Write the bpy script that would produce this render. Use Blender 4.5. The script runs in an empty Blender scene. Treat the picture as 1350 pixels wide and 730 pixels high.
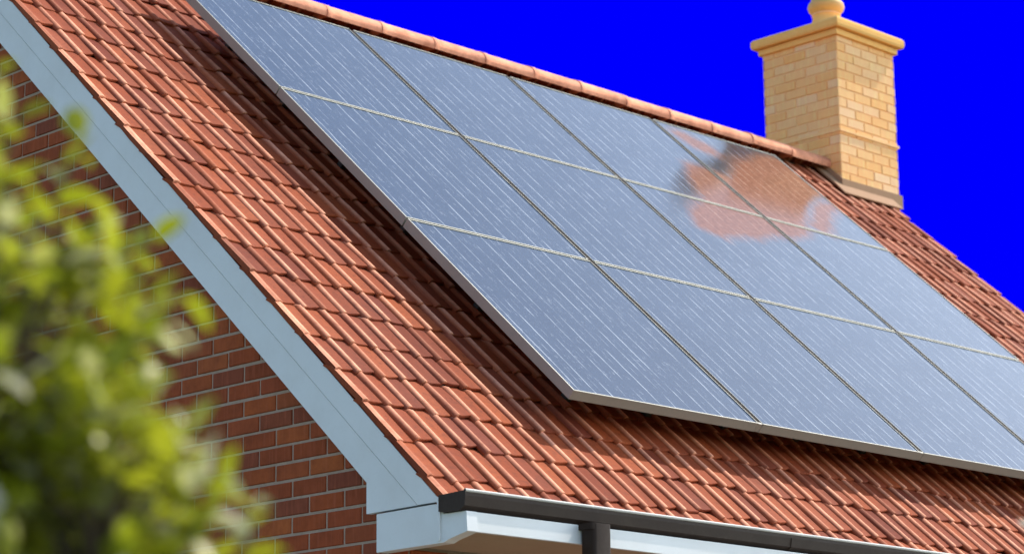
import bpy, math, random
from math import sin, cos, pi, radians, sqrt
from mathutils import Vector, Matrix
random.seed(7)
SC = bpy.context.scene
COL = SC.collection
S = 1.3            # metres per layout unit
ZG = 3.05          # height of the eaves corner above the ground, metres
TH = 0.7400352     # roof pitch
CT, ST = cos(TH), sin(TH)
EXPO = 0.62

# ------------------------------------------------------------------ helpers
def P(x, y, z): return Vector((x*S, y*S, z*S + ZG))
def RP(x, s, n): return P(x, s*CT - n*ST, s*ST + n*CT)       # point on the front roof slope

class MB:
    def __init__(self): self.v = []; self.f = []; self.sm = []
    def add(self, vs, fs, smooth=False):
        o = len(self.v); self.v += [tuple(p) for p in vs]
        self.f += [tuple(i+o for i in f) for f in fs]; self.sm += [smooth]*len(fs)
    def hexa(self, p):          # p: 8 points, bottom ring then top ring
        self.add(p, [(3,2,1,0),(4,5,6,7),(0,1,5,4),(1,2,6,5),(2,3,7,6),(3,0,4,7)])
    def box(self, a, b, f=P):
        (x0,y0,z0),(x1,y1,z1) = a, b
        self.hexa([f(x0,y0,z0),f(x1,y0,z0),f(x1,y1,z0),f(x0,y1,z0),f(x0,y0,z1),f(x1,y0,z1),f(x1,y1,z1),f(x0,y1,z1)])
    def prism(self, ring0, ring1, smooth=False, caps=True):
        n = len(ring0); fs = [(i,(i+1)%n,n+(i+1)%n,n+i) for i in range(n)]
        self.add(list(ring0)+list(ring1), fs, smooth)
        if caps:
            self.add(ring0, [tuple(range(n-1,-1,-1))]); self.add(ring1, [tuple(range(n))])
    def lathe(self, c, prof, n=32, f=P, smooth=True):
        vs = []; fs = []
        for (r, z) in prof:
            for i in range(n):
                a = 2*pi*i/n; vs.append(f(c[0]+r*cos(a), c[1]+r*sin(a), z))
        for k in range(len(prof)-1):
            for i in range(n):
                j = (i+1) % n; fs.append((k*n+i, k*n+j, (k+1)*n+j, (k+1)*n+i))
        self.add(vs, fs, smooth)
    def tube(self, pts, rad, n=8, smooth=True):       # world points
        rings = []
        for i, p in enumerate(pts):
            p = Vector(p); d = Vector(pts[min(i+1, len(pts)-1)]) - Vector(pts[max(i-1, 0)]); d.normalize()
            a = d.orthogonal().normalized(); b = d.cross(a)
            r = rad[i] if isinstance(rad, (list, tuple)) else rad
            rings.append([p + a*r*cos(2*pi*k/n) + b*r*sin(2*pi*k/n) for k in range(n)])
        vs = [v for r in rings for v in r]; fs = []
        for i in range(len(rings)-1):
            for k in range(n):
                j = (k+1) % n; fs.append((i*n+k, i*n+j, (i+1)*n+j, (i+1)*n+k))
        self.add(vs, fs, smooth)
    def build(self, name, mat, parent=None, bevel=0, origin=None):
        me = bpy.data.meshes.new(name)
        vs = self.v
        if origin is not None: vs = [tuple(Vector(p)-Vector(origin)) for p in vs]
        me.from_pydata(vs, [], self.f); me.update()
        me.polygons.foreach_set('use_smooth', self.sm)
        me.materials.append(mat)
        o = bpy.data.objects.new(name, me); COL.objects.link(o)
        if origin is not None: o.location = origin
        if parent is not None:
            o.parent = parent
            if origin is None and parent.parent is None and parent.type == 'EMPTY': o.location = -Vector(parent.location)
        if bevel:
            m = o.modifiers.new('bevel', 'BEVEL'); m.width = bevel; m.segments = 2; m.limit_method = 'ANGLE'
        return o

def tag(o, label=None, cat=None, group=None, kind=None):
    if label: o['label'] = label
    if cat: o['category'] = cat
    if group: o['group'] = group
    if kind: o['kind'] = kind
    return o
def empty(name, loc):
    o = bpy.data.objects.new(name, None); COL.objects.link(o); o.location = loc; o.empty_display_size = .2
    return o

# ------------------------------------------------------------------ materials
class NT:
    def __init__(self, name):
        self.m = bpy.data.materials.new(name); self.m.use_nodes = True
        self.t = self.m.node_tree; self.b = self.t.nodes['Principled BSDF']; self.out = self.t.nodes['Material Output']
    def n(self, typ, **k):
        nd = self.t.nodes.new(typ)
        for a, v in k.items(): setattr(nd, a, v)
        return nd
    def l(self, a, b): self.t.links.new(a, b)
    def math(self, op, a, b=None, c=None, clamp=False):
        nd = self.n('ShaderNodeMath', operation=op, use_clamp=clamp)
        for i, x in enumerate((a, b, c)):
            if x is None: continue
            if isinstance(x, (int, float)): nd.inputs[i].default_value = x
            else: self.l(x, nd.inputs[i])
        return nd.outputs[0]
    def noise(self, vec, scale, detail=4, rough=.6, dim='3D'):
        nd = self.n('ShaderNodeTexNoise', noise_dimensions=dim); nd.inputs['Scale'].default_value = scale
        nd.inputs['Detail'].default_value = detail; nd.inputs['Roughness'].default_value = rough
        if vec is not None: self.l(vec, nd.inputs['Vector'])
        return nd
    def ramp(self, fac, stops, interp='LINEAR'):
        nd = self.n('ShaderNodeValToRGB'); cr = nd.color_ramp; cr.interpolation = interp
        while len(cr.elements) < len(stops): cr.elements.new(.5)
        for e, (p, c) in zip(cr.elements, stops):
            e.position = p; e.color = (c[0], c[1], c[2], 1) if not isinstance(c, (int, float)) else (c, c, c, 1)
        self.l(fac, nd.inputs[0]); return nd.outputs[0]
    def mix(self, fac, a, b, mode='MIX'):
        nd = self.n('ShaderNodeMix', data_type='RGBA', blend_type=mode)
        for i, x in ((0, fac), (6, a), (7, b)):
            if isinstance(x, (int, float)): nd.inputs[i].default_value = x if i == 0 else (x, x, x, 1)
            elif isinstance(x, tuple): nd.inputs[i].default_value = (x[0], x[1], x[2], 1)
            else: self.l(x, nd.inputs[i])
        return nd.outputs[2]
    def bump(self, h, strength, dist=.01):
        nd = self.n('ShaderNodeBump'); nd.inputs['Strength'].default_value = strength; nd.inputs['Distance'].default_value = dist
        self.l(h, nd.inputs['Height']); self.l(nd.outputs[0], self.b.inputs['Normal'])
    def set(self, **k):
        for a, v in k.items():
            s = self.b.inputs[a.replace('_', ' ')]
            if isinstance(v, tuple): s.default_value = (v[0], v[1], v[2], 1)
            elif isinstance(v, (int, float)): s.default_value = v
            else: self.l(v, s)
    def obj(self): return self.n('ShaderNodeTexCoord').outputs['Object']
    def geo(self): return self.n('ShaderNodeNewGeometry')

def mat_tile():
    a = NT('terracotta'); g = a.geo(); co = a.obj()
    base = a.ramp(g.outputs['Random Per Island'], [(0, (.16,.028,.013)), (.25, (.24,.046,.016)), (.6, (.30,.060,.019)), (.85, (.36,.082,.026)), (1, (.18,.036,.020))])
    n1 = a.noise(co, 2.2, 5); n2 = a.noise(co, 40, 6, .7); n3 = a.noise(co, 9, 5, .7)
    c = a.mix(a.ramp(n1.outputs[0], [(.4, 0), (.7, .5)]), base, (.30,.085,.045))
    c = a.mix(a.ramp(n3.outputs[0], [(.52, 0), (.72, .45)]), c, (.13,.032,.018))
    c = a.mix(a.ramp(n2.outputs[0], [(.30, .45), (.52, 0)]), c, (.10,.028,.018))
    # crest wear and painted-on rib highlight: paler where the attribute 'crest' is high
    at = a.n('ShaderNodeAttribute', attribute_name='crest')
    w = a.math('MULTIPLY', at.outputs['Fac'], a.ramp(n3.outputs[0], [(.25, .35), (.6, 1)]))
    c = a.mix(w, c, (.95,.45,.28))
    lich = a.noise(co, 14, 6, .75)
    c = a.mix(a.ramp(lich.outputs[0], [(.68, 0), (.74, .5)]), c, (.42,.27,.17))
    a.set(Base_Color=c, Roughness=.75, Specular_IOR_Level=.10)
    a.bump(n2.outputs[0], .35, .004)
    return a.m

def mat_brick(name, cols, rough=.85):
    a = NT(name); g = a.geo(); co = a.obj()
    base = a.ramp(g.outputs['Random Per Island'], [(i/(len(cols)-1), c) for i, c in enumerate(cols)])
    n1 = a.noise(co, 12, 6, .7); n2 = a.noise(co, 90, 4, .7)
    c = a.mix(a.ramp(n1.outputs[0], [(.3, .5 if rough > .8 else .15), (.6, 0)]), base, tuple(x*.6 for x in cols[0]))
    # drag marks on the faces
    mp = a.n('ShaderNodeMapping'); mp.inputs['Scale'].default_value = (60, 60, 5); a.l(co, mp.inputs['Vector'])
    n3 = a.noise(mp.outputs[0], 1, 3, .6)
    c = a.mix(a.ramp(n3.outputs[0], [(.5, 0), (.75, .35)]), c, tuple(min(1, x*1.8+.03) for x in cols[0]))
    a.set(Base_Color=c, Roughness=rough, Specular_IOR_Level=.2)
    a.bump(n2.outputs[0], .4, .003)
    return a.m

def mat_mortar(name, c1, c2):
    a = NT(name); co = a.obj(); n1 = a.noise(co, 25, 6, .7); n2 = a.noise(co, 160, 4)
    a.set(Base_Color=a.mix(a.ramp(n1.outputs[0], [(.3, 0), (.7, 1)]), c1, c2), Roughness=.95, Specular_IOR_Level=.1)
    a.bump(n2.outputs[0], .5, .003)
    return a.m

def mat_paint(name, col, rough=.45, dirt=(.3,.28,.25), amt=.18, scale=3, bump=.08, metal=0, spec=.5):
    a = NT(name); co = a.obj(); n1 = a.noise(co, scale, 6, .65); n2 = a.noise(co, 70, 5, .6)
    c = a.mix(a.ramp(n1.outputs[0], [(.42, 0), (.78, amt)]), col, dirt)
    c = a.mix(a.ramp(n2.outputs[0], [(.6, 0), (.8, amt*.6)]), c, dirt)
    a.set(Base_Color=c, Roughness=a.ramp(n2.outputs[0], [(.3, rough-.06), (.7, rough+.1)]), Metallic=metal, Specular_IOR_Level=spec)
    a.bump(n2.outputs[0], bump, .002)
    return a.m

def mat_glass(pw):
    """silver-blue photovoltaic cells under glass; object x across the panel, y up the slope (metres)"""
    a = NT('photovoltaic_glass'); co = a.obj(); sep = a.n('ShaderNodeSeparateXYZ'); a.l(co, sep.inputs[0])
    oi = a.n('ShaderNodeObjectInfo')
    cmb = a.n('ShaderNodeCombineXYZ'); a.l(sep.outputs[0], cmb.inputs[0]); a.l(sep.outputs[1], cmb.inputs[1])
    a.l(a.math('MULTIPLY', oi.outputs['Random'], 50), cmb.inputs[2]); v = cmb.outputs[0]
    # wobble of the collector lines
    wob = a.noise(v, 5, 3, .6)
    xx = a.math('ADD', sep.outputs[0], a.math('MULTIPLY', a.math('SUBTRACT', wob.outputs[0], .5), .018))
    per = pw/12
    fr = a.math('FRACT', a.math('DIVIDE', xx, per)); d = a.math('MULTIPLY', a.math('ABSOLUTE', a.math('SUBTRACT', fr, .5)), per)
    lw = a.n('ShaderNodeMapRange'); a.l(d, lw.inputs[0]); lw.inputs[1].default_value = .0012; lw.inputs[2].default_value = .0055
    lw.inputs[3].default_value = 1; lw.inputs[4].default_value = 0
    mp = a.n('ShaderNodeMapping'); mp.inputs['Scale'].default_value = (14, 5, 1); a.l(v, mp.inputs['Vector'])
    brk = a.noise(mp.outputs[0], 1, 3, .7)
    line = a.math('MULTIPLY', lw.outputs[0], a.ramp(brk.outputs[0], [(.40, .05), (.60, 1)]))
    # finer fainter lines between
    fr2 = a.math('FRACT', a.math('ADD', a.math('DIVIDE', xx, per), .5)); d2 = a.math('MULTIPLY', a.math('ABSOLUTE', a.math('SUBTRACT', fr2, .5)), per)
    lw2 = a.n('ShaderNodeMapRange'); a.l(d2, lw2.inputs[0]); lw2.inputs[1].default_value = .001; lw2.inputs[2].default_value = .004
    lw2.inputs[3].default_value = 1; lw2.inputs[4].default_value = 0
    mp2 = a.n('ShaderNodeMapping'); mp2.inputs['Scale'].default_value = (16, 7, 1); mp2.inputs['Location'].default_value = (3, 9, 2); a.l(v, mp2.inputs['Vector'])
    brk2 = a.noise(mp2.outputs[0], 1, 3, .7)
    line2 = a.math('MULTIPLY', lw2.outputs[0], a.ramp(brk2.outputs[0], [(.5, 0), (.72, .7)]))
    # specks: short bright flakes in the crystal
    mp3 = a.n('ShaderNodeMapping'); mp3.inputs['Scale'].default_value = (38, 90, 1); mp3.inputs['Rotation'].default_value = (0, 0, .5); a.l(v, mp3.inputs['Vector'])
    sp = a.noise(mp3.outputs[0], 1, 4, .75)
    speck = a.ramp(sp.outputs[0], [(.62, 0), (.74, .45)])
    mp4 = a.n('ShaderNodeMapping'); mp4.inputs['Scale'].default_value = (45, 17, 1); a.l(v, mp4.inputs['Vector'])
    sp4 = a.noise(mp4.outputs[0], 1, 4, .7)
    speck2 = a.ramp(sp4.outputs[0], [(.60, 0), (.74, .5)])
    big = a.noise(v, 2.5, 4, .6)
    cell = a.mix(a.ramp(big.outputs[0], [(.3, 0), (.7, 1)]), (.014,.030,.062), (.026,.046,.084))
    fine = a.noise(v, 60, 5, .7)
    cell = a.mix(a.ramp(fine.outputs[0], [(.35, .35), (.65, 0)]), cell, (.020,.036,.07))
    tot = a.math('MAXIMUM', a.math('MAXIMUM', line, line2), a.math('MAXIMUM', speck, speck2), clamp=True)
    c = a.mix(a.math('MULTIPLY', tot, .52), cell, (.72,.78,.84))
    at = a.n('ShaderNodeAttribute', attribute_name='painted_refl')  # brown reflection of the chimney, painted into the glass colour
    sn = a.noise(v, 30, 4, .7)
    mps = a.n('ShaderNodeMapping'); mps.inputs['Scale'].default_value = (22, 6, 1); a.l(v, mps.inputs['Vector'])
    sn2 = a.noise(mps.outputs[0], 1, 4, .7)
    refl = a.math('SUBTRACT', a.math('MULTIPLY', at.outputs['Fac'], 1.25), a.math('MULTIPLY', a.ramp(sn2.outputs[0], [(.3, 1), (.7, 0)]), .28), clamp=True)
    refl_col = a.mix(a.math('MULTIPLY', tot, .6), a.ramp(sn.outputs[0], [(.35, (.20,.085,.055)), (.65, (.31,.14,.09))]), (.72,.48,.36))
    c = a.mix(a.ramp(refl, [(.02, 0), (.62, .95)]), c, refl_col)
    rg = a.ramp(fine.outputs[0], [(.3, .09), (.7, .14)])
    gloss = a.ramp(refl, [(0, 1), (.6, .12)])
    a.set(Base_Color=c, Roughness=rg, Specular_IOR_Level=a.math('MULTIPLY', gloss, .46), Coat_Roughness=.08)
    a.l(a.math('MULTIPLY', gloss, .12), a.b.inputs['Coat Weight'])
    a.bump(a.math('ADD', a.math('MULTIPLY', tot, .4), wob.outputs[0]), .12, .003)
    return a.m

def mat_leaf(name, c1, c2, c3):
    a = NT(name); g = a.geo()
    c = a.ramp(g.outputs['Random Per Island'], [(0, c1), (.5, c2), (.86, c3), (.90, (.50,.48,.30)), (1, (.62,.58,.46))])  # last two stops: cream leaves, colour standing in for glossy glints
    a.set(Base_Color=c, Roughness=.38, Specular_IOR_Level=.5)
    tr = a.n('ShaderNodeBsdfTranslucent'); a.l(a.mix(.5, c, (.35,.42,.01)), tr.inputs[0])
    mx = a.n('ShaderNodeMixShader'); mx.inputs[0].default_value = .5
    a.l(a.b.outputs[0], mx.inputs[1]); a.l(tr.outputs[0], mx.inputs[2]); a.l(mx.outputs[0], a.out.inputs[0])
    return a.m

M = {}
M['tile'] = mat_tile()
M['ridge'] = mat_tile(); M['ridge'].name = 'ridge_terracotta'
M['brick'] = mat_brick('red_brick', [(.25,.054,.020), (.36,.076,.022), (.30,.060,.024), (.45,.112,.028), (.22,.055,.030), (.40,.090,.024)])
M['mortar'] = mat_mortar('grey_mortar', (.36,.26,.20), (.46,.34,.27))
M['buff'] = mat_brick('buff_brick', [(.95,.50,.19), (.95,.53,.22), (.95,.58,.29), (.94,.48,.17), (.95,.61,.35), (.95,.51,.20)], .8)
M['buffmortar'] = mat_mortar('buff_mortar', (.93,.56,.28), (.95,.62,.36))
M['render'] = mat_mortar('chimney_cap_stone', (.93,.50,.15), (.95,.56,.20))
M['white'] = mat_paint('white_trim_paint', (.72,.735,.75), .45, (.45,.42,.38), .26, 3, .04)
M['gap'] = mat_paint('dark_joint', (.10,.11,.12), .8)
M['gutter'] = mat_paint('dark_grey_gutter', (.034,.021,.016), .6, (.08,.055,.04), .35, 5, .05, 0, .18)
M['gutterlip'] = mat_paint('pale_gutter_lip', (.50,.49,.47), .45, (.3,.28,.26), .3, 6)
M['soffit'] = mat_paint('beige_soffit_board', (.42,.31,.21), .7, (.25,.17,.10), .3, 3)
M['alu'] = mat_paint('brushed_aluminium', (.29,.30,.27), .5, (.24,.22,.18), .3, 6, .03, .25)
M['alu_dark'] = mat_paint('bronze_rail', (.075,.060,.052), .5, (.03,.025,.02), .3, 8, .03, .4)
M['rail'] = mat_paint('dark_rail', (.030,.022,.018), .8, (.02,.015,.012), .3, 8, .03, 0, .1)
M['lead'] = mat_paint('lead_flashing', (.38,.23,.14), .75, (.30,.17,.10), .4, 9, .2, 0, .1)
M['pot'] = mat_paint('clay_pot', (.72,.42,.14), .6, (.55,.3,.1), .3, 9, .1)
M['bark'] = mat_paint('twig_bark', (.10,.07,.045), .8, (.05,.035,.025), .5, 20, .3)
M['leaf'] = mat_leaf('shrub_leaf', (.18,.21,.016), (.34,.35,.022), (.50,.49,.045))
a = NT('grass_ground'); co = a.obj(); n1 = a.noise(co, .4, 6); n2 = a.noise(co, 18, 6, .7)
a.set(Base_Color=a.mix(a.ramp(n2.outputs[0], [(.3, 0), (.7, 1)]), a.mix(a.ramp(n1.outputs[0], [(.35, 0), (.65, 1)]), (.05,.085,.02), (.09,.12,.03)), (.04,.06,.015)), Roughness=.9)
a.bump(n2.outputs[0], .8, .03); M['grass'] = a.m
a = NT('paving'); co = a.obj(); n2 = a.noise(co, 10, 6, .7)
a.set(Base_Color=a.mix(a.ramp(n2.outputs[0], [(.3, 0), (.7, 1)]), (.34,.31,.27), (.44,.40,.35)), Roughness=.9); a.bump(n2.outputs[0], .3, .01); M['paving'] = a.m
a = NT('sky_blue'); em = a.n('ShaderNodeEmission'); em.inputs[0].default_value = (0, 0, 1, 1); em.inputs[1].default_value = 1.0*2**(-EXPO)
a.l(em.outputs[0], a.out.inputs[0]); M['sky'] = a.m

# ------------------------------------------------------------------ setting
b = MB(); b.add([(-400,-400,0),(400,-400,0),(400,400,0),(-400,400,0)], [(0,1,2,3)])
tag(b.build('ground', M['grass']), kind='structure')
b = MB(); b.box((-1.6*S, -1.6*S, .0), (10.5, .33*S, .006), lambda x,y,z: Vector((x,y,z)))
tag(b.build('path', M['paving']), kind='structure')
# flat blue sky beyond the house: a tall curved screen far away
b = MB(); R_ = 150; cx, cy = 0, 0
vs = []; fs = []; N = 48
for i in range(N+1):
    az = radians(2 + 84*i/N); vs += [(cx+R_*sin(az), cy+R_*cos(az), -2), (cx+R_*sin(az), cy+R_*cos(az), 68)]
for i in range(N): fs.append((2*i, 2*i+1, 2*i+3, 2*i+2))
b.add(vs, fs, True); sky = b.build('sky', M['sky']); tag(sky, kind='structure')

# ------------------------------------------------------------------ the house
SR = 4.15; YR = SR*CT; ZR = SR*ST            # ridge
XE = 6.34                                    # far verge
YW0, YW1 = .30, 2*YR - .30                   # eaves walls
XW0, XW1 = .055, 6.29                        # gable walls
SOF = -.145                                  # soffit level
house = empty('brick_house', (0, 0, 0))
tag(house, 'red brick house with white trim, terracotta tiled roof and a pale buff brick chimney', 'house')

def brick_panel(rect_ok, u0, u1, z0, z1, toP, bl, bh, joint, depth, off=0., zoff=0.):
    """bricks with real recessed joints. toP(u, d, z): d is distance out of the wall"""
    m = MB(); k0 = int(math.floor((z0-zoff)/bh)); k1 = int(math.ceil((z1-zoff)/bh))
    for k in range(k0, k1):
        za = zoff + k*bh + joint/2; zb = za + bh - joint
        i0 = int(math.floor((u0-off)/bl)) - 1; i1 = int(math.ceil((u1-off)/bl)) + 1
        for i in range(i0, i1):
            ua = off + (i + (.5 if k % 2 else 0))*bl + joint/2; ub = ua + bl - joint
            ua, ub = max(ua, u0), min(ub, u1)
            if ub-ua < .01: continue
            za_, zb_ = max(za, z0), min(zb, z1)
            if zb_-za_ < .01: continue
            if not rect_ok(ua, ub, za_, zb_): continue
            e = .0022; w = random.uniform(-.0012, .0012); dd = depth + random.uniform(-.0012, .0012)
            p = [toP(ua,0,za_+w), toP(ub,0,za_+w), toP(ub,0,zb_+w), toP(ua,0,zb_+w),
                 toP(ua+e,dd,za_+e+w), toP(ub-e,dd,za_+e+w), toP(ub-e,dd,zb_-e+w), toP(ua+e,dd,zb_-e+w)]
            m.add(p, [(4,5,6,7),(0,1,5,4),(1,2,6,5),(2,3,7,6),(3,0,4,7)])
    return m

def zroof(y):    # underside height of the roof at y
    yy = y if y <= YR else 2*YR - y
    return (yy/CT)*ST - .05/CT
ZB = -ZG/S + .002
# core walls (mortar) : pentagon prism
core = MB()
pent = [(YW0, ZB), (YW1, ZB), (YW1, zroof(YW1)), (YR, zroof(YR)), (YW0, zroof(YW0))]
core.prism([P(XW0, y, z) for y, z in pent][::-1], [P(XW1, y, z) for y, z in pent][::-1])
wall = core.build('wall', M['mortar'], house)
BH, BL = .0603, .1735
gb = brick_panel(lambda a_, b_, c_, d_: max(d_-zroof(a_), d_-zroof(b_)) < -.012, YW0, YW1, ZB, zroof(YR),
                 lambda u, d, z: P(XW0-d, u, z), BL, BH, .0088, .0045, .600+BL*.5, .0100)
gb.build('gable_bricks', M['brick'], wall)
fb = brick_panel(lambda *a_: True, XW0, XW1, ZB, SOF+.01, lambda u, d, z: P(u, YW0-d, z), BL, BH, .0088, .0045, .05, .0100)
fb.build('eaves_bricks', M['brick'], wall)

# ---- roof slope tiles
def tile_mesh():
    m = MB(); crest = []
    nC = 64; W = XE/nC
    noses = [-.045, .10] + [.10+.2*k for k in range(1, 20)]
    noses = [n for n in noses if n < SR-.03] + [SR+.02]
    # cross profile of one tile: (position, height, wear and painted highlight); the cover roll sits at the left edge
    pr = [(0, -.002, 0), (.004, .0045, .1), (.012, .0095, .6), (.0185, .0112, 1), (.0245, .0102, 1), (.033, .0062, .15), (.042, .0026, .0),
          (.058, .0012, 0), (.080, .0008, 0), (.100, .0, 0), (W+.012, -.0015, 0)]
    nx = len(pr)-1
    for k in range(len(noses)-1):
        s0, s1 = noses[k], noses[k+1]+.035
        cshift = random.uniform(-.006, .006) if k > 0 else 0
        for i in range(nC):
            edge = i == 0 or i == nC-1
            rx = random.uniform(-.0035, .0035) + cshift if not edge else (-1 if i == 0 else 1)*.0016*(k % 2)
            rs = random.gauss(0, .0075); rn = max(-.002, random.gauss(.0005, .0016)); hn = random.gauss(0, .0024)
            sk = .0115 + random.gauss(0, .003)
            if random.random() < .06: rs += random.uniform(-.012, .012); rn += .003
            wear_glint = random.choice([.25, .6, .8, 1, 1, 1])
            x0 = i*W + rx
            thick = .0072
            vs = []; cr = []
            rows = [(s0+rs, rn+thick-.0012, 0), (s0+rs+.004, rn+thick, 0), ((s0+s1)/2, thick*.45+rn*.6, 0), (s1-.042, thick*.16, 0), (s1, -.008, 0)]
            for ri, (s_, nb, _) in enumerate(rows):
                for j, (px, hz, cc) in enumerate(pr):
                    u = px/W; x = x0 + min(px, W-.001 if i == nC-1 else 9); kk = sk*(u-.5)*2*(1, 1, .3, 0, 0)[ri]
                    if i == 0: cc = max(cc, .8 if px < .035 else 0); hz = max(hz, .009 if px < .03 else hz)
                    vs.append(RP(x, s_ + kk, -.016 + nb + hz*(.1 if ri == 4 else 1) + hn*(u-.5))); cr.append(cc*wear_glint)
            fs = []
            for r_ in range(4):
                for j in range(nx):
                    q0 = r_*(nx+1)+j; fs.append((q0, q0+1, q0+nx+2, q0+nx+1))
            o = len(vs)
            for j, (px, hz, cc) in enumerate(pr):
                u = px/W; x = x0 + min(px, W-.001 if i == nC-1 else 9)
                vs.append(RP(x, s0+rs + sk*(u-.5)*2 + .003, -.016 - .003 + rn*.5 + hz*.75)); cr.append(0)
            for j in range(nx): fs.append((o+j, o+j+1, j+1, j))
            m.add(vs, fs, True); crest += cr
            for side, jj in ((0, 0), (1, nx)):
                e = [Vector(vs[r_*(nx+1)+jj]) for r_ in range(5)]
                dn = (RP(0,0,1)-RP(0,0,0)).normalized()*S*(-.019 if (side == 0 and i == 0) or (side == 1 and i == nC-1) else -.007)
                vv = e + [p+dn*(1, 1, 1, .8, .35)[q] for q, p in enumerate(e)]
                ff = [(r_, r_+1, r_+6, r_+5) for r_ in range(4)]
                if side == 1: ff = [f[::-1] for f in ff]
                m.add(vv, ff); crest += [0]*10
    return m, crest
tm, crest = tile_mesh()
tiles = tm.build('roof', M['tile'], house)
at = tiles.data.attributes.new('crest', 'FLOAT', 'POINT'); at.data.foreach_set('value', crest)
back = tiles.copy(); COL.objects.link(back); back.parent = house
back.location = (XE*S, 2*YR*S, 0); back.rotation_euler = (0, 0, pi)
back.location.z = 0
# roof deck (sarking) beneath the tiles, both slopes
b = MB()
for sgn in (0, 1):
    def R2(x, s, n):
        p = RP(x, s, n)
        return p if sgn == 0 else Vector((p.x, 2*YR*S-p.y, p.z))
    pts = [R2(.02,.01,-.045), R2(XE-.02,.01,-.045), R2(XE-.02,SR-.005,-.045), R2(.02,SR-.005,-.045),
           R2(.02,.01,-.030), R2(XE-.02,.01,-.030), R2(XE-.02,SR-.005,-.030), R2(.02,SR-.005,-.030)]
    b.hexa(pts if sgn == 0 else pts[::-1])
b.build('roof_deck', M['alu_dark'], house)
# ridge tiles
CX0 = 5.875
b = MB(); cr = []
L = (CX0 + .002)/17; x = -.01; k = 0
while x + L < CX0:
    rr = random.uniform(-.003, .003); x1 = x+L-.012
    prof = []
    n = 14
    for (xa, ra) in ((x, .0900), (x+.03, .0900), (x+.031, .087), (x1+.02, .087)):
        for i in range(n+1):
            aa = -.35 + (pi+.7)*i/n
            prof.append(P(xa, YR + ra*1.25*cos(aa), ZR - .004 + rr + ra*.72*sin(aa)))
    fs = []
    for q in range(3):
        for i in range(n): fs.append((q*(n+1)+i, q*(n+1)+i+1, (q+1)*(n+1)+i+1, (q+1)*(n+1)+i))
    b.add(prof, fs, True)
    ends = [P(x, YR + .0900*1.25*cos(-.35+(pi+.7)*i/n), ZR-.004+rr+.0900*.72*sin(-.35+(pi+.7)*i/n)) for i in range(n+1)]
    b.add(ends, [tuple(range(n, -1, -1))])
    x += L; k += 1
rt = b.build('ridge_tile_row', M['ridge'], house)
at = rt.data.attributes.new('crest', 'FLOAT', 'POINT'); at.data.foreach_set('value', [.8]*len(rt.data.vertices))

# ---- barge board (white trim on the gable), groove between two boards
def gable_prism(poly, x0, x1):
    m = MB(); m.prism([P(x0, y, z) for y, z in poly], [P(x1, y, z) for y, z in poly]); return m
def RS(s, n): return (s*CT - n*ST, s*ST + n*CT)
def mirror(poly): return [(2*YR-y, z) for y, z in poly][::-1]
nT, nM1, nM2, nB = -.026, -.0965, -.0995, -.187
yv = .353
def s_at_y(y, n): return (y + n*ST)/CT
sp_ = s_at_y(yv, nB)
zc = -.0275                                      # seam height
up = [RS(-.03+.06, nT), RS(SR-.046*ST/CT*0, nT)]
def board(poly, xa, xb):
    # poly: [lower-top, ridge-top, ridge-bottom, lower-bottom, extra...]; built as short segments along the slope
    a0, a1, b1, b0 = poly[:4]; N_ = 14; m = MB()
    top = [(a0[0]+(a1[0]-a0[0])*i/N_, a0[1]+(a1[1]-a0[1])*i/N_) for i in range(N_+1)]
    bot = [(b0[0]+(b1[0]-b0[0])*i/N_, b0[1]+(b1[1]-b0[1])*i/N_) for i in range(N_+1)]
    n = N_+1; vs = [P(xa, *q) for q in top] + [P(xa, *q) for q in bot] + [P(xb, *q) for q in top] + [P(xb, *q) for q in bot]
    fs = []
    for i in range(N_):
        fs += [(i, i+1, n+i+1, n+i), (3*n+i, 3*n+i+1, 2*n+i+1, 2*n+i), (2*n+i, 2*n+i+1, i+1, i), (n+i, n+i+1, 3*n+i+1, 3*n+i)]
    fs.append((N_, 2*n+N_, 3*n+N_, n+N_))
    e = len(vs)
    if len(poly) > 4:
        vs += [P(xa, *poly[4]), P(xb, *poly[4])]
        fs += [(0, n, e), (2*n, e+1, 3*n), (0, e, e+1, 2*n), (n, 3*n, e+1, e)]
    else: fs.append((0, n, 3*n, 2*n))
    m.add(vs, fs); return m
def upper_board():
    # strip between nT and nM1
    a0 = RS(s_at_y(.004, nT), nT); a1 = RS(SR + nT*ST/CT, nT); 
    b1 = RS(SR + nM1*ST/CT, nM1); z_at = lambda y, n: RS(s_at_y(y, n), n)[1]
    # meets the seam line zc along nM1
    s_m = (zc - nM1*CT)/ST; b0 = RS(s_m, nM1)
    return [a0, a1, b1, b0, (.004, zc)]
def lower_board():
    s_m = (zc - nM2*CT)/ST; a0 = RS(s_m, nM2); a1 = RS(SR + nM2*ST/CT, nM2); b1 = RS(SR + nB*ST/CT, nB)
    return [a0, a1, b1, RS(sp_, nB), (yv, zc-.003)]
x0, x1 = .002, .024
bg = board(upper_board(), x0, x1); barge = bg.build('barge_board', M['white'], house)
b = MB(); b.box((.0045, -.02, -.046), (.03, SR-.02, -.0250), RP); b.build('undercloak', M['tile'], tiles)
b = MB(); b.box((XE-.03, -.02, -.046), (XE-.0045, SR-.02, -.0250), RP); b.build('undercloak', M['tile'], tiles)
bg = board(lower_board(), x0+.003, x1); bg.build('lower_board', M['white'], barge)
for pl in (upper_board(), lower_board()):
    mm = board([(2*YR-y, z) for y, z in pl], x0, x1); mm.build('rear_board', M['white'], barge)
# far gable trim
for pl in (upper_board(), lower_board()):
    mm = board(pl, XE-.024, XE-.004); mm.build('far_board', M['white'], barge)
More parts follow.
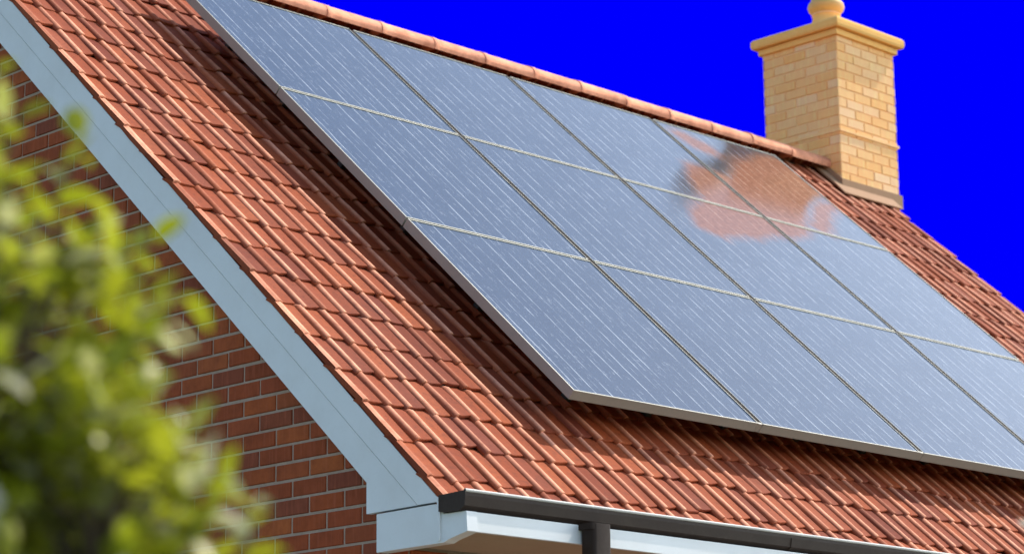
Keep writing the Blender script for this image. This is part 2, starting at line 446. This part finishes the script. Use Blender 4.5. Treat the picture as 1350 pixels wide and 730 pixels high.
# dark backing seen in the joints, and barge soffit to the wall
b = MB(); pl = [RS(.1, -.05), RS(SR-.07, -.05), RS(SR-.17, -.16), RS(.26, -.16)]
b.prism([P(x1+.002, y, z) for y, z in pl], [P(XW0-.01, y, z) for y, z in pl]); b.build('barge_backing', M['gap'], barge)

# ---- boxed eaves end
seam = zc - .0045
box = [(.306, -.036), (.018, seam), (.0, seam), (.0, -.0665), (-.018, -.0665), (-.100, -.0668), (-.104, -.128), (-.02, -.146), (.0, -.1535), (.306, -.1560)]
bx = gable_prism(box, .006, .05); ebox = bx.build('eaves_box_end', M['white'], house, .0015)
b = MB(); b.box((.001, .011, -.147), (.010, .026, -.012)); b.build('corner_strip', M['white'], ebox, .001)
b = MB(); b.box((.05, .305, -.15), (XW0+.02, .35, .02)); b.build('return_block', M['white'], ebox)
# small stain/nail
# ---- fascia and soffit along the eaves
b = MB(); b.box((.05, -.098, -.1275), (XE-.02, -.082, -.0670)); fascia = b.build('fascia', M['white'], house, .0015)
b = MB(); b.box((.05, -.077, SOF+.0185), (XE-.03, YW0-.009, SOF+.0285))
# sloping closing piece near the corner
sof = b.build('soffit', M['soffit'], house)
# ---- gutter : half-box profile swept along the eaves
prof = [(.016,-.046), (.016,-.0600), (-.006,-.0645), (-.080,-.0645), (-.102,-.052), (-.1065,-.022), (-.1060,-.0105), (-.1030,-.0070)]
inn = [(-.1000,-.0105), (-.1025,-.022), (-.0985,-.049), (-.078,-.0600), (-.006,-.0600), (.0125,-.0565), (.0125,-.046)]
capp = [(.013,-.010), (.013,-.0600), (-.006,-.0645), (-.080,-.0645), (-.102,-.052), (-.1065,-.022), (-.1060,-.0085), (-.1030,-.0060)]
# gutter sits forward of the fascia
sh = .0 ; X0g, X1g = -.004, XE+.02
GY = -.004
def gp(p): return (p[0]+GY+.0, p[1])
ring = [gp(p) for p in prof+inn]
b = MB(); b.prism([P(X0g, y, z) for y, z in ring], [P(X1g, y, z) for y, z in ring])
gut = b.build('gutter', M['gutter'], house)
gut.data.flip_normals() if False else None
for xx in (X0g-.004, X1g):
    pr = [gp(p) for p in capp]; b = MB()
    b.prism([P(xx, y*1.0, z) for y, z in pr], [P(xx+.004, y, z) for y, z in pr])
    b.build('end_cap', M['gutter'], gut)
# rolled front bead, paler than the gutter
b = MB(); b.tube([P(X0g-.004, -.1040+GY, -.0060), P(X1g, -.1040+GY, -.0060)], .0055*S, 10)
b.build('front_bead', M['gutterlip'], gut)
for k in range(3):
    xx = 1.55 + k*2.1
    b = MB(); pr = [(-.060,-.0648), (-.060,-.0665), (-.081,-.0665), (-.1045,-.053), (-.1090,-.022), (-.1068,-.022), (-.1024,-.0522), (-.0805,-.0648)]
    pr = [gp(p) for p in pr]
    b.prism([P(xx, y, z) for y, z in pr], [P(xx+.018, y, z) for y, z in pr]); b.build('gutter_bracket', M['gutter'], gut)
# ---- downpipe under the gutter
px_, py_ = .545, -.130
b = MB()
def rr_ring(cx, cy, hx, hy, z, r=.012, n=4):
    pts = []
    for (sx, sy, a0) in ((1,1,0), (-1,1,pi/2), (-1,-1,pi), (1,-1,3*pi/2)):
        for i in range(n+1):
            a_ = a0 + pi/2*i/n; pts.append(P(cx+sx*(hx-r)+r*cos(a_), cy+sy*(hy-r)+r*sin(a_), z))
    return pts
b.prism(rr_ring(px_, py_-.0, .040, .031, ZB+.03), rr_ring(px_, py_, .040, .031, -.066), smooth=True)
dp = b.build('downpipe', M['gutter'], house)
b = MB(); b.prism(rr_ring(px_-.003, py_+.008, .044, .036, -.084), rr_ring(px_-.003, py_+.008, .044, .036, -.064)); b.build('outlet_collar', M['gutter'], dp, .002)
for z in (-.9, -1.7):
    b = MB(); b.prism(rr_ring(px_, py_, .045, .036, z), rr_ring(px_, py_, .045, .036, z+.03)); b.build('pipe_clip', M['gutter'], dp)
    b = MB(); b.box((px_-.01, py_+.03, z+.005), (px_+.01, YW0-.005, z+.025)); b.build('clip_arm', M['gutter'], dp)

# ---- chimney
CX0, CX1, CY0, CY1 = 5.875, 6.425, 2.885, 3.435
ZC1 = 3.587
b = MB(); b.box((CX0+.006, CY0+.006, 1.2), (CX1-.006, CY1-.006, ZC1)); 
b.box((XW1-.02, CY0-.1, ZB), (CX1-.006, CY1+.1, 1.2))
chim = b.build('chimney', M['buffmortar'], house)
cb = MB(); bh, bl = .056, .155; zo = 1.5
def face(toP, L_):
    global cb
    m = brick_panel(lambda *a_: True, 0, L_, 1.9, ZC1, toP, bl, bh, .0050, .0052, 0, zo)
    cb.add(m.v, m.f)
face(lambda u, d, z: P(CX0+.006-d, CY0+u, z), CY1-CY0)
face(lambda u, d, z: P(CX0+u, CY0+.006-d, z), CX1-CX0)
face(lambda u, d, z: P(CX1-.006+d, CY0+u, z), CY1-CY0)
face(lambda u, d, z: P(CX0+u, CY1-.006+d, z), CX1-CX0)
cb.build('chimney_bricks', M['buff'], chim)
b = MB(); e = .008
b.box((CX0-e, CY0-e, 2.972), (CX1+e, CY1+e, 2.990)); b.build('string_course', M['buff'], chim, .002)
# corbel under the cap
b = MB(); b.box((CX0-.018, CY0-.018, ZC1-.035), (CX1+.018, CY1+.018, ZC1)); b.build('corbel', M['render'], chim, .003)
e = .044
b = MB()
lv = [(0, .000, 0), (e, .003, 0), (e+.006, .018, 0), (e+.006, .048, 0), (e-.004, .062, 0), (-.10, .088, 0), (-.185, .115, 0)]
rings = []
for (o, dz, _) in lv[1:]:
    rings.append([P(CX0-o, CY0-o, ZC1+dz), P(CX1+o, CY0-o, ZC1+dz), P(CX1+o, CY1+o, ZC1+dz), P(CX0-o, CY1+o, ZC1+dz)])
vs = [v for r_ in rings for v in r_]; fs = [(3,2,1,0)]
for q in range(len(rings)-1):
    for i in range(4): fs.append((q*4+i, q*4+(i+1)%4, q*4+4+(i+1)%4, q*4+4+i))
fs.append(tuple(range(len(vs)-4, len(vs))))
b.add(vs, fs); cap = b.build('chimney_cap', M['render'], chim, .004)
pc = ((CX0+CX1)/2, (CY0+CY1)/2); zt = ZC1+.115
b = MB(); b.lathe(pc, [(.15, zt-.012), (.118, zt+.012), (.092, zt+.045), (.080, zt+.085), (.078, zt+.105)], 32); b.build('mortar_flaunching', M['render'], chim)
b = MB(); b.lathe(pc, [(.070, zt+.10), (.082, zt+.106), (.104, zt+.128), (.110, zt+.15), (.104, zt+.172), (.088, zt+.185), (.084, zt+.35), (.080, zt+.50), (.098, zt+.515), (.100, zt+.55), (.086, zt+.56), (.068, zt+.555), (.064, zt+.3), (.06, zt+.1)], 32)
b.build('chimney_pot', M['pot'], chim)
b = MB(); b.lathe(pc, [(.079, zt+.094), (.0865, zt+.096), (.0865, zt+.104), (.079, zt+.108)], 32); b.build('pot_collar', M['buffmortar'], chim)
# flashing: aprons on the roof and upstands against the brickwork
b = MB(); sC = CY0/CT
b.hexa([RP(CX0-.075, sC-.095, .004), RP(XE+.004, sC-.095, .004), RP(XE+.004, sC+.01, .010), RP(CX0-.075, sC+.01, .010),
        RP(CX0-.075, sC-.095, .012), RP(XE+.004, sC-.095, .012), RP(XE+.004, sC+.01, .018), RP(CX0-.075, sC+.01, .018)])
zf = CY0*ST/CT
b.box((CX0-.012, CY0-.013, zf-.03), (CX1+.012, CY0-.003, zf+.052))
b.hexa([RP(CX0-.060, sC+.011, .004), RP(CX0-.002, sC+.011, .012), RP(CX0-.002, SR-.02, .012), RP(CX0-.060, SR-.02, .004),
        RP(CX0-.060, sC+.011, .014), RP(CX0-.002, sC+.011, .022), RP(CX0-.002, SR-.02, .022), RP(CX0-.060, SR-.02, .014)])
pl = [(CY0-.012, zf-.02), (YR, ZR-.01), (YR+.12, ZR-.10), (YR+.12, ZR-.02), (YR, ZR+.052), (CY0-.012, zf+.052)]
b.prism([P(CX0-.014, y, z) for y, z in pl], [P(CX0-.002, y, z) for y, z in pl][::1])
b.build('flashing', M['lead'], chim, .0015)

# ------------------------------------------------------------------ solar panels
NPn = .16
xs = [.8744, 1.8744, 2.8742, 3.8979, 4.8848]
ss = [3.632, 2.6623, 1.6521, .5129]
FT = .038            # frame depth
refl_polys = [  # outlines of the chimney reflection painted on the glass
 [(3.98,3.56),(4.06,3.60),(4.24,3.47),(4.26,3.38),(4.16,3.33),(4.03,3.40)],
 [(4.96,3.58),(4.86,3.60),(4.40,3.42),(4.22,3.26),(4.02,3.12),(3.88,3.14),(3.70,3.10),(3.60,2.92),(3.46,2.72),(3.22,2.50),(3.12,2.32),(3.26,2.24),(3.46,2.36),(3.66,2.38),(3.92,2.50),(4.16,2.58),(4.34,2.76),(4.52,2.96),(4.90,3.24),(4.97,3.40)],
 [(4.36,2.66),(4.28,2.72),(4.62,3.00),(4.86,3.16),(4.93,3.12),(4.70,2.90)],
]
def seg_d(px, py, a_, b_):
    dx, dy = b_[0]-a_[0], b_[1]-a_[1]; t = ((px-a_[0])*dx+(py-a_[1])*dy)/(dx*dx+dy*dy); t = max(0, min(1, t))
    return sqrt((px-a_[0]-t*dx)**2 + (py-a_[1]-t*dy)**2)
def painted_refl(x, s):
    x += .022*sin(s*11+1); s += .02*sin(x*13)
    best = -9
    for pl in refl_polys:
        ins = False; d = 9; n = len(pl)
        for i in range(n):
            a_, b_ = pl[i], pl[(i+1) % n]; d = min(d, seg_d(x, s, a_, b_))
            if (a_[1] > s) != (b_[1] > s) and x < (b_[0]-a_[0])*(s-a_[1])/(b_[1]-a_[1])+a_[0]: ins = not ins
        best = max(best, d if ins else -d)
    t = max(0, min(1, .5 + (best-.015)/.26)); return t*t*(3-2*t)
GA = .0125           # half gap between columns
GR = .0045           # half gap between rows
FR = .0070           # visible frame width
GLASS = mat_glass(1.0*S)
rowname = ['top', 'middle', 'bottom']
colname = ['first', 'second', 'third', 'fourth']
EX = Vector((1, 0, 0)); EY = Vector((0, CT, ST)); EN = Vector((0, -ST, CT))
BASIS = Matrix((EX, EY, EN)).transposed()
special = {(0,0): 'solar panel at the upper left corner of the array, right under the ridge',
 (0,1): 'clean solar panel under the ridge, second from the left in the top row',
 (0,2): 'solar panel third in the top row, painted brown reflection only along its right edge',
 (0,3): 'solar panel just left of the chimney, largely covered by a painted brown reflection',
 (1,0): 'dark blue-grey solar panel at the left end of the middle row beside bare tiles',
 (1,1): 'solar panel in the middle row, second column, surrounded by panels, clean glass',
 (1,2): 'solar panel in the middle row, third column, with a painted brown reflection at its top edge',
 (1,3): 'pale solar panel at the right end of the middle row beside tiles below the chimney',
 (2,0): 'solar panel at the lower left corner of the array, corner towards the eaves',
 (2,1): 'solar panel above the gutter, second from the left in the bottom row',
 (2,2): 'solar panel above the gutter, third from the left in the bottom row',
 (2,3): 'solar panel at the lower right of the array, largely cut off by the picture edge'}
for r in range(3):
    for c in range(4):
        xa = xs[c] + (0 if c == 0 else GA); xb = xs[c+1] - (0 if c == 3 else GA)
        sb = ss[r+1] + (0 if r == 2 else GR); st_ = ss[r] - (0 if r == 0 else GR)
        w, h = (xb-xa)*S, (st_-sb)*S
        root = empty('solar_panel', RP(xa, sb, NPn-FT))
        root.rotation_euler = BASIS.to_euler()
        tag(root, special[(r, c)], 'solar panel', 'solar panels mounted in a grid on the tiled roof')
        V = lambda x, y, z: Vector((x, y, z))
        fw = FR*S; ft = FT*S
        b = MB()
        fl = fw if c == 0 else fw*.5; fr_ = fw if c == 3 else fw*.6
        b.box((0,0,0), (fl,h,ft), V); b.box((w-fr_,0,0), (w,h,ft), V)
        b.box((fl,0,0), (w-fr_,fw*.8,ft), V); b.box((fl,h-fw*.8,0), (w-fr_,h,ft), V)
        def part(mb, name, mat, bev=0):
            me = bpy.data.meshes.new(name); me.from_pydata(mb.v, [], mb.f); me.polygons.foreach_set('use_smooth', mb.sm); me.materials.append(mat); me.update()
            o = bpy.data.objects.new(name, me); COL.objects.link(o); o.parent = root
            if bev: m_ = o.modifiers.new('bevel', 'BEVEL'); m_.width = bev; m_.segments = 2
            return o
        part(b, 'frame', M['alu'], .0012)
        zt_ = ft-.004
        has_refl = (r, c) in ((0,2),(0,3),(1,2),(1,3))
        n = 90 if has_refl else 1
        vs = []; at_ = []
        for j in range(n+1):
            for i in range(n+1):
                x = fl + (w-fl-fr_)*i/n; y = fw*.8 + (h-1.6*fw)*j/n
                vs.append((x, y, zt_)); at_.append(painted_refl(xa + x/S, sb + y/S) if has_refl else 0.)
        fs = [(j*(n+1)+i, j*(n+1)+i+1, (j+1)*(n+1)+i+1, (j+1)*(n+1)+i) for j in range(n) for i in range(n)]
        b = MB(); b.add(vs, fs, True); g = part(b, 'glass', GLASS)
        aa = g.data.attributes.new('painted_refl', 'FLOAT', 'POINT'); aa.data.foreach_set('value', at_)
        b = MB(); b.box((fw, fw, .004), (w-fw, h-fw, .010), V); part(b, 'backsheet', M['white'])
# mounting rails beneath the panels (up the slope, showing in the column gaps) and cross rails
rail = empty('mounting_rail_frame', RP(xs[0], ss[3], 0))
tag(rail, 'dark metal mounting rails under the solar panels, seen in the gaps between columns', 'mounting rails')
for c in range(1, 4):
    b = MB(); b.box((xs[c]-GA+.0012, ss[3]+.012, NPn-FT+.002), (xs[c]+GA-.0012, ss[0]-.006, NPn-.0025), RP); b.build('gap_rail', M['rail'], rail)
    b = MB(); b.box((xs[c]-GA+.001, ss[3]+.001, NPn-FT+.001), (xs[c]+GA-.001, ss[3]+.011, NPn-.002), RP); b.build('rail_end_clip', M['alu'], rail)
for s_ in (.75, 1.35, 1.9, 2.4, 2.9, 3.4):
    b = MB(); b.box((xs[0]+.17, s_-.02, .080), (xs[4]-.17, s_+.02, .1165-.003), RP)
    b.build('cross_rail', M['alu_dark'], rail)
    for c in range(9):
        xq = xs[0]+.24+c*.43
        b = MB(); b.box((xq, s_-.015, -.01), (xq+.03, s_+.015, .080), RP); b.build('roof_hook', M['alu_dark'], rail)

# ------------------------------------------------------------------ shrubs
CAM = P(-5.1987204, -5.50258419, -1.11126879)
FWD = Vector((.7076, .7066, 0)); RGT = Vector((.7066, -.7076, 0))
def shrub(name, base, lobes, nshoot, leafsize, seed, label, lift, group=None):
    rnd = random.Random(seed)
    root = empty(name, (base.x, base.y, 0)); tag(root, label, 'shrub', group)
    tw = MB(); lf = MB()
    def leaf(p, d, up_, sz):
        d = d.normalized(); side = d.cross(up_)
        if side.length < .01: side = d.orthogonal()
        side.normalize(); nn = side.cross(d).normalized()
        wd = sz*rnd.uniform(.46, .62); pts = []
        prof_ = [(0, .0), (.22, .42), (.5, .5), (.78, .36), (1, .0)]
        mid = [p + d*(t*sz) - nn*(t*t*sz*.18) for t, _ in prof_]
        vs = [mid[0]]
        for k in (1, 2, 3):
            t, w_ = prof_[k]; up2 = nn*(w_*wd*.35)
            vs += [mid[k]-side*(w_*wd)+up2, mid[k], mid[k]+side*(w_*wd)+up2]
        vs.append(mid[4])
        fs = [(0,2,1),(0,3,2),(1,2,5,4),(2,3,6,5),(4,5,8,7),(5,6,9,8),(7,8,10),(8,9,10)]
        lf.add(vs, fs, True)
    tot = sum(l[3] for l in lobes)
    lobes = [((o_[0]+lift[0], o_[1], o_[2]+lift[1]), a1, a2, a3) for o_, a1, a2, a3 in lobes]
    stem0 = base.copy(); stem0.z = 0
    for (off, rad, sq, wgt) in lobes:
        c = base + RGT*off[0] + FWD*off[1]; c.z = off[2]
        inner = c - Vector((0, 0, rad*.6))
        mid = (stem0 + inner)/2 + Vector((rnd.uniform(-.06,.06), rnd.uniform(-.06,.06), 0))
        tw.tube([stem0 + Vector((rnd.uniform(-.05,.05), rnd.uniform(-.05,.05), 0)), mid, inner], [.018, .013, .009], 7)
        for _ in range(int(nshoot*wgt/tot)):
            a_ = rnd.uniform(0, 2*pi); z_ = rnd.uniform(-.7, 1); q = sqrt(max(0, 1-z_*z_))
            dr = Vector((q*cos(a_), q*sin(a_), z_)); rr_ = rad*rnd.uniform(.55, 1.0)
            tip = c + Vector((dr.x*rr_, dr.y*rr_, dr.z*rr_*sq))
            st0 = c + (tip-c)*rnd.uniform(.15, .45) - Vector((0, 0, .03))
            m1 = (st0+tip)/2 + Vector((rnd.uniform(-.015,.015), rnd.uniform(-.015,.015), -.012))
            tw.tube([inner + (st0-inner)*.3, st0, m1, tip], [.004, .003, .0022, .0012], 5)
            nl = rnd.randint(6, 9)
            for k in range(nl):
                t = (k+1)/nl; p = m1.lerp(tip, (t-.3)/.7) if t > .3 else st0.lerp(m1, t/.3)
                ax = (tip-st0).normalized(); sd = ax.orthogonal().normalized(); sd = Matrix.Rotation(k*2.4+rnd.uniform(-.4,.4), 3, ax) @ sd
                d = (ax*rnd.uniform(.3,.9) + sd*rnd.uniform(.7,1.2) + Vector((0,0,rnd.uniform(-.3,.4))))
                leaf(p, d, Vector((rnd.uniform(-.6,.6), rnd.uniform(-.6,.6), 1)), leafsize*rnd.uniform(.7, 1.25))
    fo = tw.build('branches', M['bark'], root)
    lo = lf.build('foliage', M['leaf'], root)
    return root
base = CAM + FWD*2.4 + RGT*(-.80)
lob = [((.00,.00,1.95), .30, 1.2, 2.2), ((.22,-.05,1.80), .27, 1.0, 2.4), ((.16,.15,1.62), .32, 1.0, 2), ((-.25,.0,2.05), .32, 1.2, 1.5),
       ((.06,.05,2.18), .21, 1.1, 1.1), ((.28,.05,1.98), .17, 1.0, .8), ((.10,-.12,1.50), .34, 1.0, 2.0), ((.34,.0,1.66), .22, .9, 1.2), ((.41,-.05,1.70), .18, .9, 1.1), ((.33,.0,1.88), .17, 1, 1.1), ((.12,.1,2.05), .22, 1, 1.2), ((.12,.0,2.27), .15, 1.1, .8), ((.50,-.05,1.58), .15, 1, .9), ((.43,.05,1.72), .14, 1, .8), ((.02,.3,1.9), .3, 1.1, 1.3),
       ((-.2,.1,1.4), .4, 1.0, 2), ((.05,0,1.0), .42, 1.1, 1.8), ((.0,.0,.6), .38, 1, 1.2)]
shrub('shrub', base, lob, 720, .039, 3, 'yellow-green leafy shrub out of focus in front of the brick gable wall', (.0, .225))
base2 = CAM + FWD*4.0 + RGT*.935
lob2 = [((.0,.0,1.90), .26, 1.0, 1.5), ((.1,.1,1.5), .34, 1, 1.5), ((.2,0,1.1), .36, 1, 1.2), ((.3,.1,1.8), .3, 1, 1)]
shrub('shrub', base2, lob2, 260, .034, 9, 'small tip of a leafy shrub at the lower right, in front of the roof tiles', (.02, .03))

# ------------------------------------------------------------------ camera, light, world
yaw, pit, rol = .7860043016, .2313258769, -.0098185787
fw_ = Vector((sin(yaw)*cos(pit), cos(yaw)*cos(pit), sin(pit))); rt_ = Vector((cos(yaw), -sin(yaw), 0)); up_ = rt_.cross(fw_)
cr_, sr_ = cos(rol), sin(rol)
X_ = rt_*cr_ + up_*sr_; Y_ = up_*cr_ - rt_*sr_; Z_ = -fw_
cam = bpy.data.objects.new('camera', bpy.data.cameras.new('camera')); COL.objects.link(cam); SC.camera = cam
cam.matrix_world = Matrix.Translation(CAM) @ Matrix((X_, Y_, Z_)).transposed().to_4x4()
cam.data.sensor_width = 36; cam.data.lens = 3290.87/1350*36; cam.data.clip_start = .05; cam.data.clip_end = 2000
cam.data.dof.use_dof = True; cam.data.dof.focus_distance = 11.2; cam.data.dof.aperture_fstop = 3.7; cam.data.dof.aperture_blades = 0

sd = Vector((.62, -.13, .78)).normalized()
sun = bpy.data.objects.new('sun', bpy.data.lights.new('sun', 'SUN')); COL.objects.link(sun)
sun.data.energy = 3.3; sun.data.angle = radians(.6); sun.data.color = (1, .90, .77)
sun.rotation_euler = sd.to_track_quat('Z', 'Y').to_euler(); sun.location = (0, 0, 30)
w = bpy.data.worlds.new('World'); SC.world = w; w.use_nodes = True
bgn = w.node_tree.nodes['Background']; skyn = w.node_tree.nodes.new('ShaderNodeTexSky'); skyn.sky_type = 'NISHITA'; skyn.sun_disc = False
skyn.sun_elevation = math.asin(sd.z); skyn.sun_rotation = math.atan2(sd.x, sd.y); skyn.air_density = 1.0; skyn.dust_density = .5; skyn.ozone_density = 1
# bright summer haze low in the sky on the sunny side, added to the clear sky
wt = w.node_tree
def wn(op, a_, b_=None):
    nd = wt.nodes.new('ShaderNodeMath'); nd.operation = op
    for i, x in enumerate((a_, b_)):
        if x is None: continue
        if isinstance(x, (int, float)): nd.inputs[i].default_value = x
        else: wt.links.new(x, nd.inputs[i])
    return nd.outputs[0]
wtc = wt.nodes.new('ShaderNodeTexCoord'); wsp = wt.nodes.new('ShaderNodeSeparateXYZ'); wt.links.new(wtc.outputs['Generated'], wsp.inputs[0])
el = wn('POWER', wn('SUBTRACT', 1.0, wn('MAXIMUM', wsp.outputs[2], 0.0)), 2.6)
dx_ = wn('POWER', wn('MAXIMUM', wn('ADD', wn('MULTIPLY', wsp.outputs[0], .6), .4), 0.0), 1.5)
hz_ = wn('MULTIPLY', wn('MULTIPLY', el, dx_), 24.0)
hc = wt.nodes.new('ShaderNodeMix'); hc.data_type = 'RGBA'; hc.blend_type = 'ADD'; hc.inputs[0].default_value = 1
vm = wt.nodes.new('ShaderNodeVectorMath'); vm.operation = 'SCALE'; vm.inputs[0].default_value = (.95, .96, .88); wt.links.new(hz_, vm.inputs['Scale'])
wt.links.new(skyn.outputs[0], hc.inputs[6]); wt.links.new(vm.outputs[0], hc.inputs[7])
wt.links.new(hc.outputs[2], bgn.inputs[0]); bgn.inputs[1].default_value = .15
vsn = SC.view_settings; vsn.view_transform = 'Standard'; vsn.look = 'None'; vsn.gamma = 1; vsn.exposure = EXPO; vsn.use_curve_mapping = False
SC.render.engine = 'CYCLES'; SC.cycles.use_denoising = True; SC.cycles.max_bounces = 8
SC.render.film_transparent = False
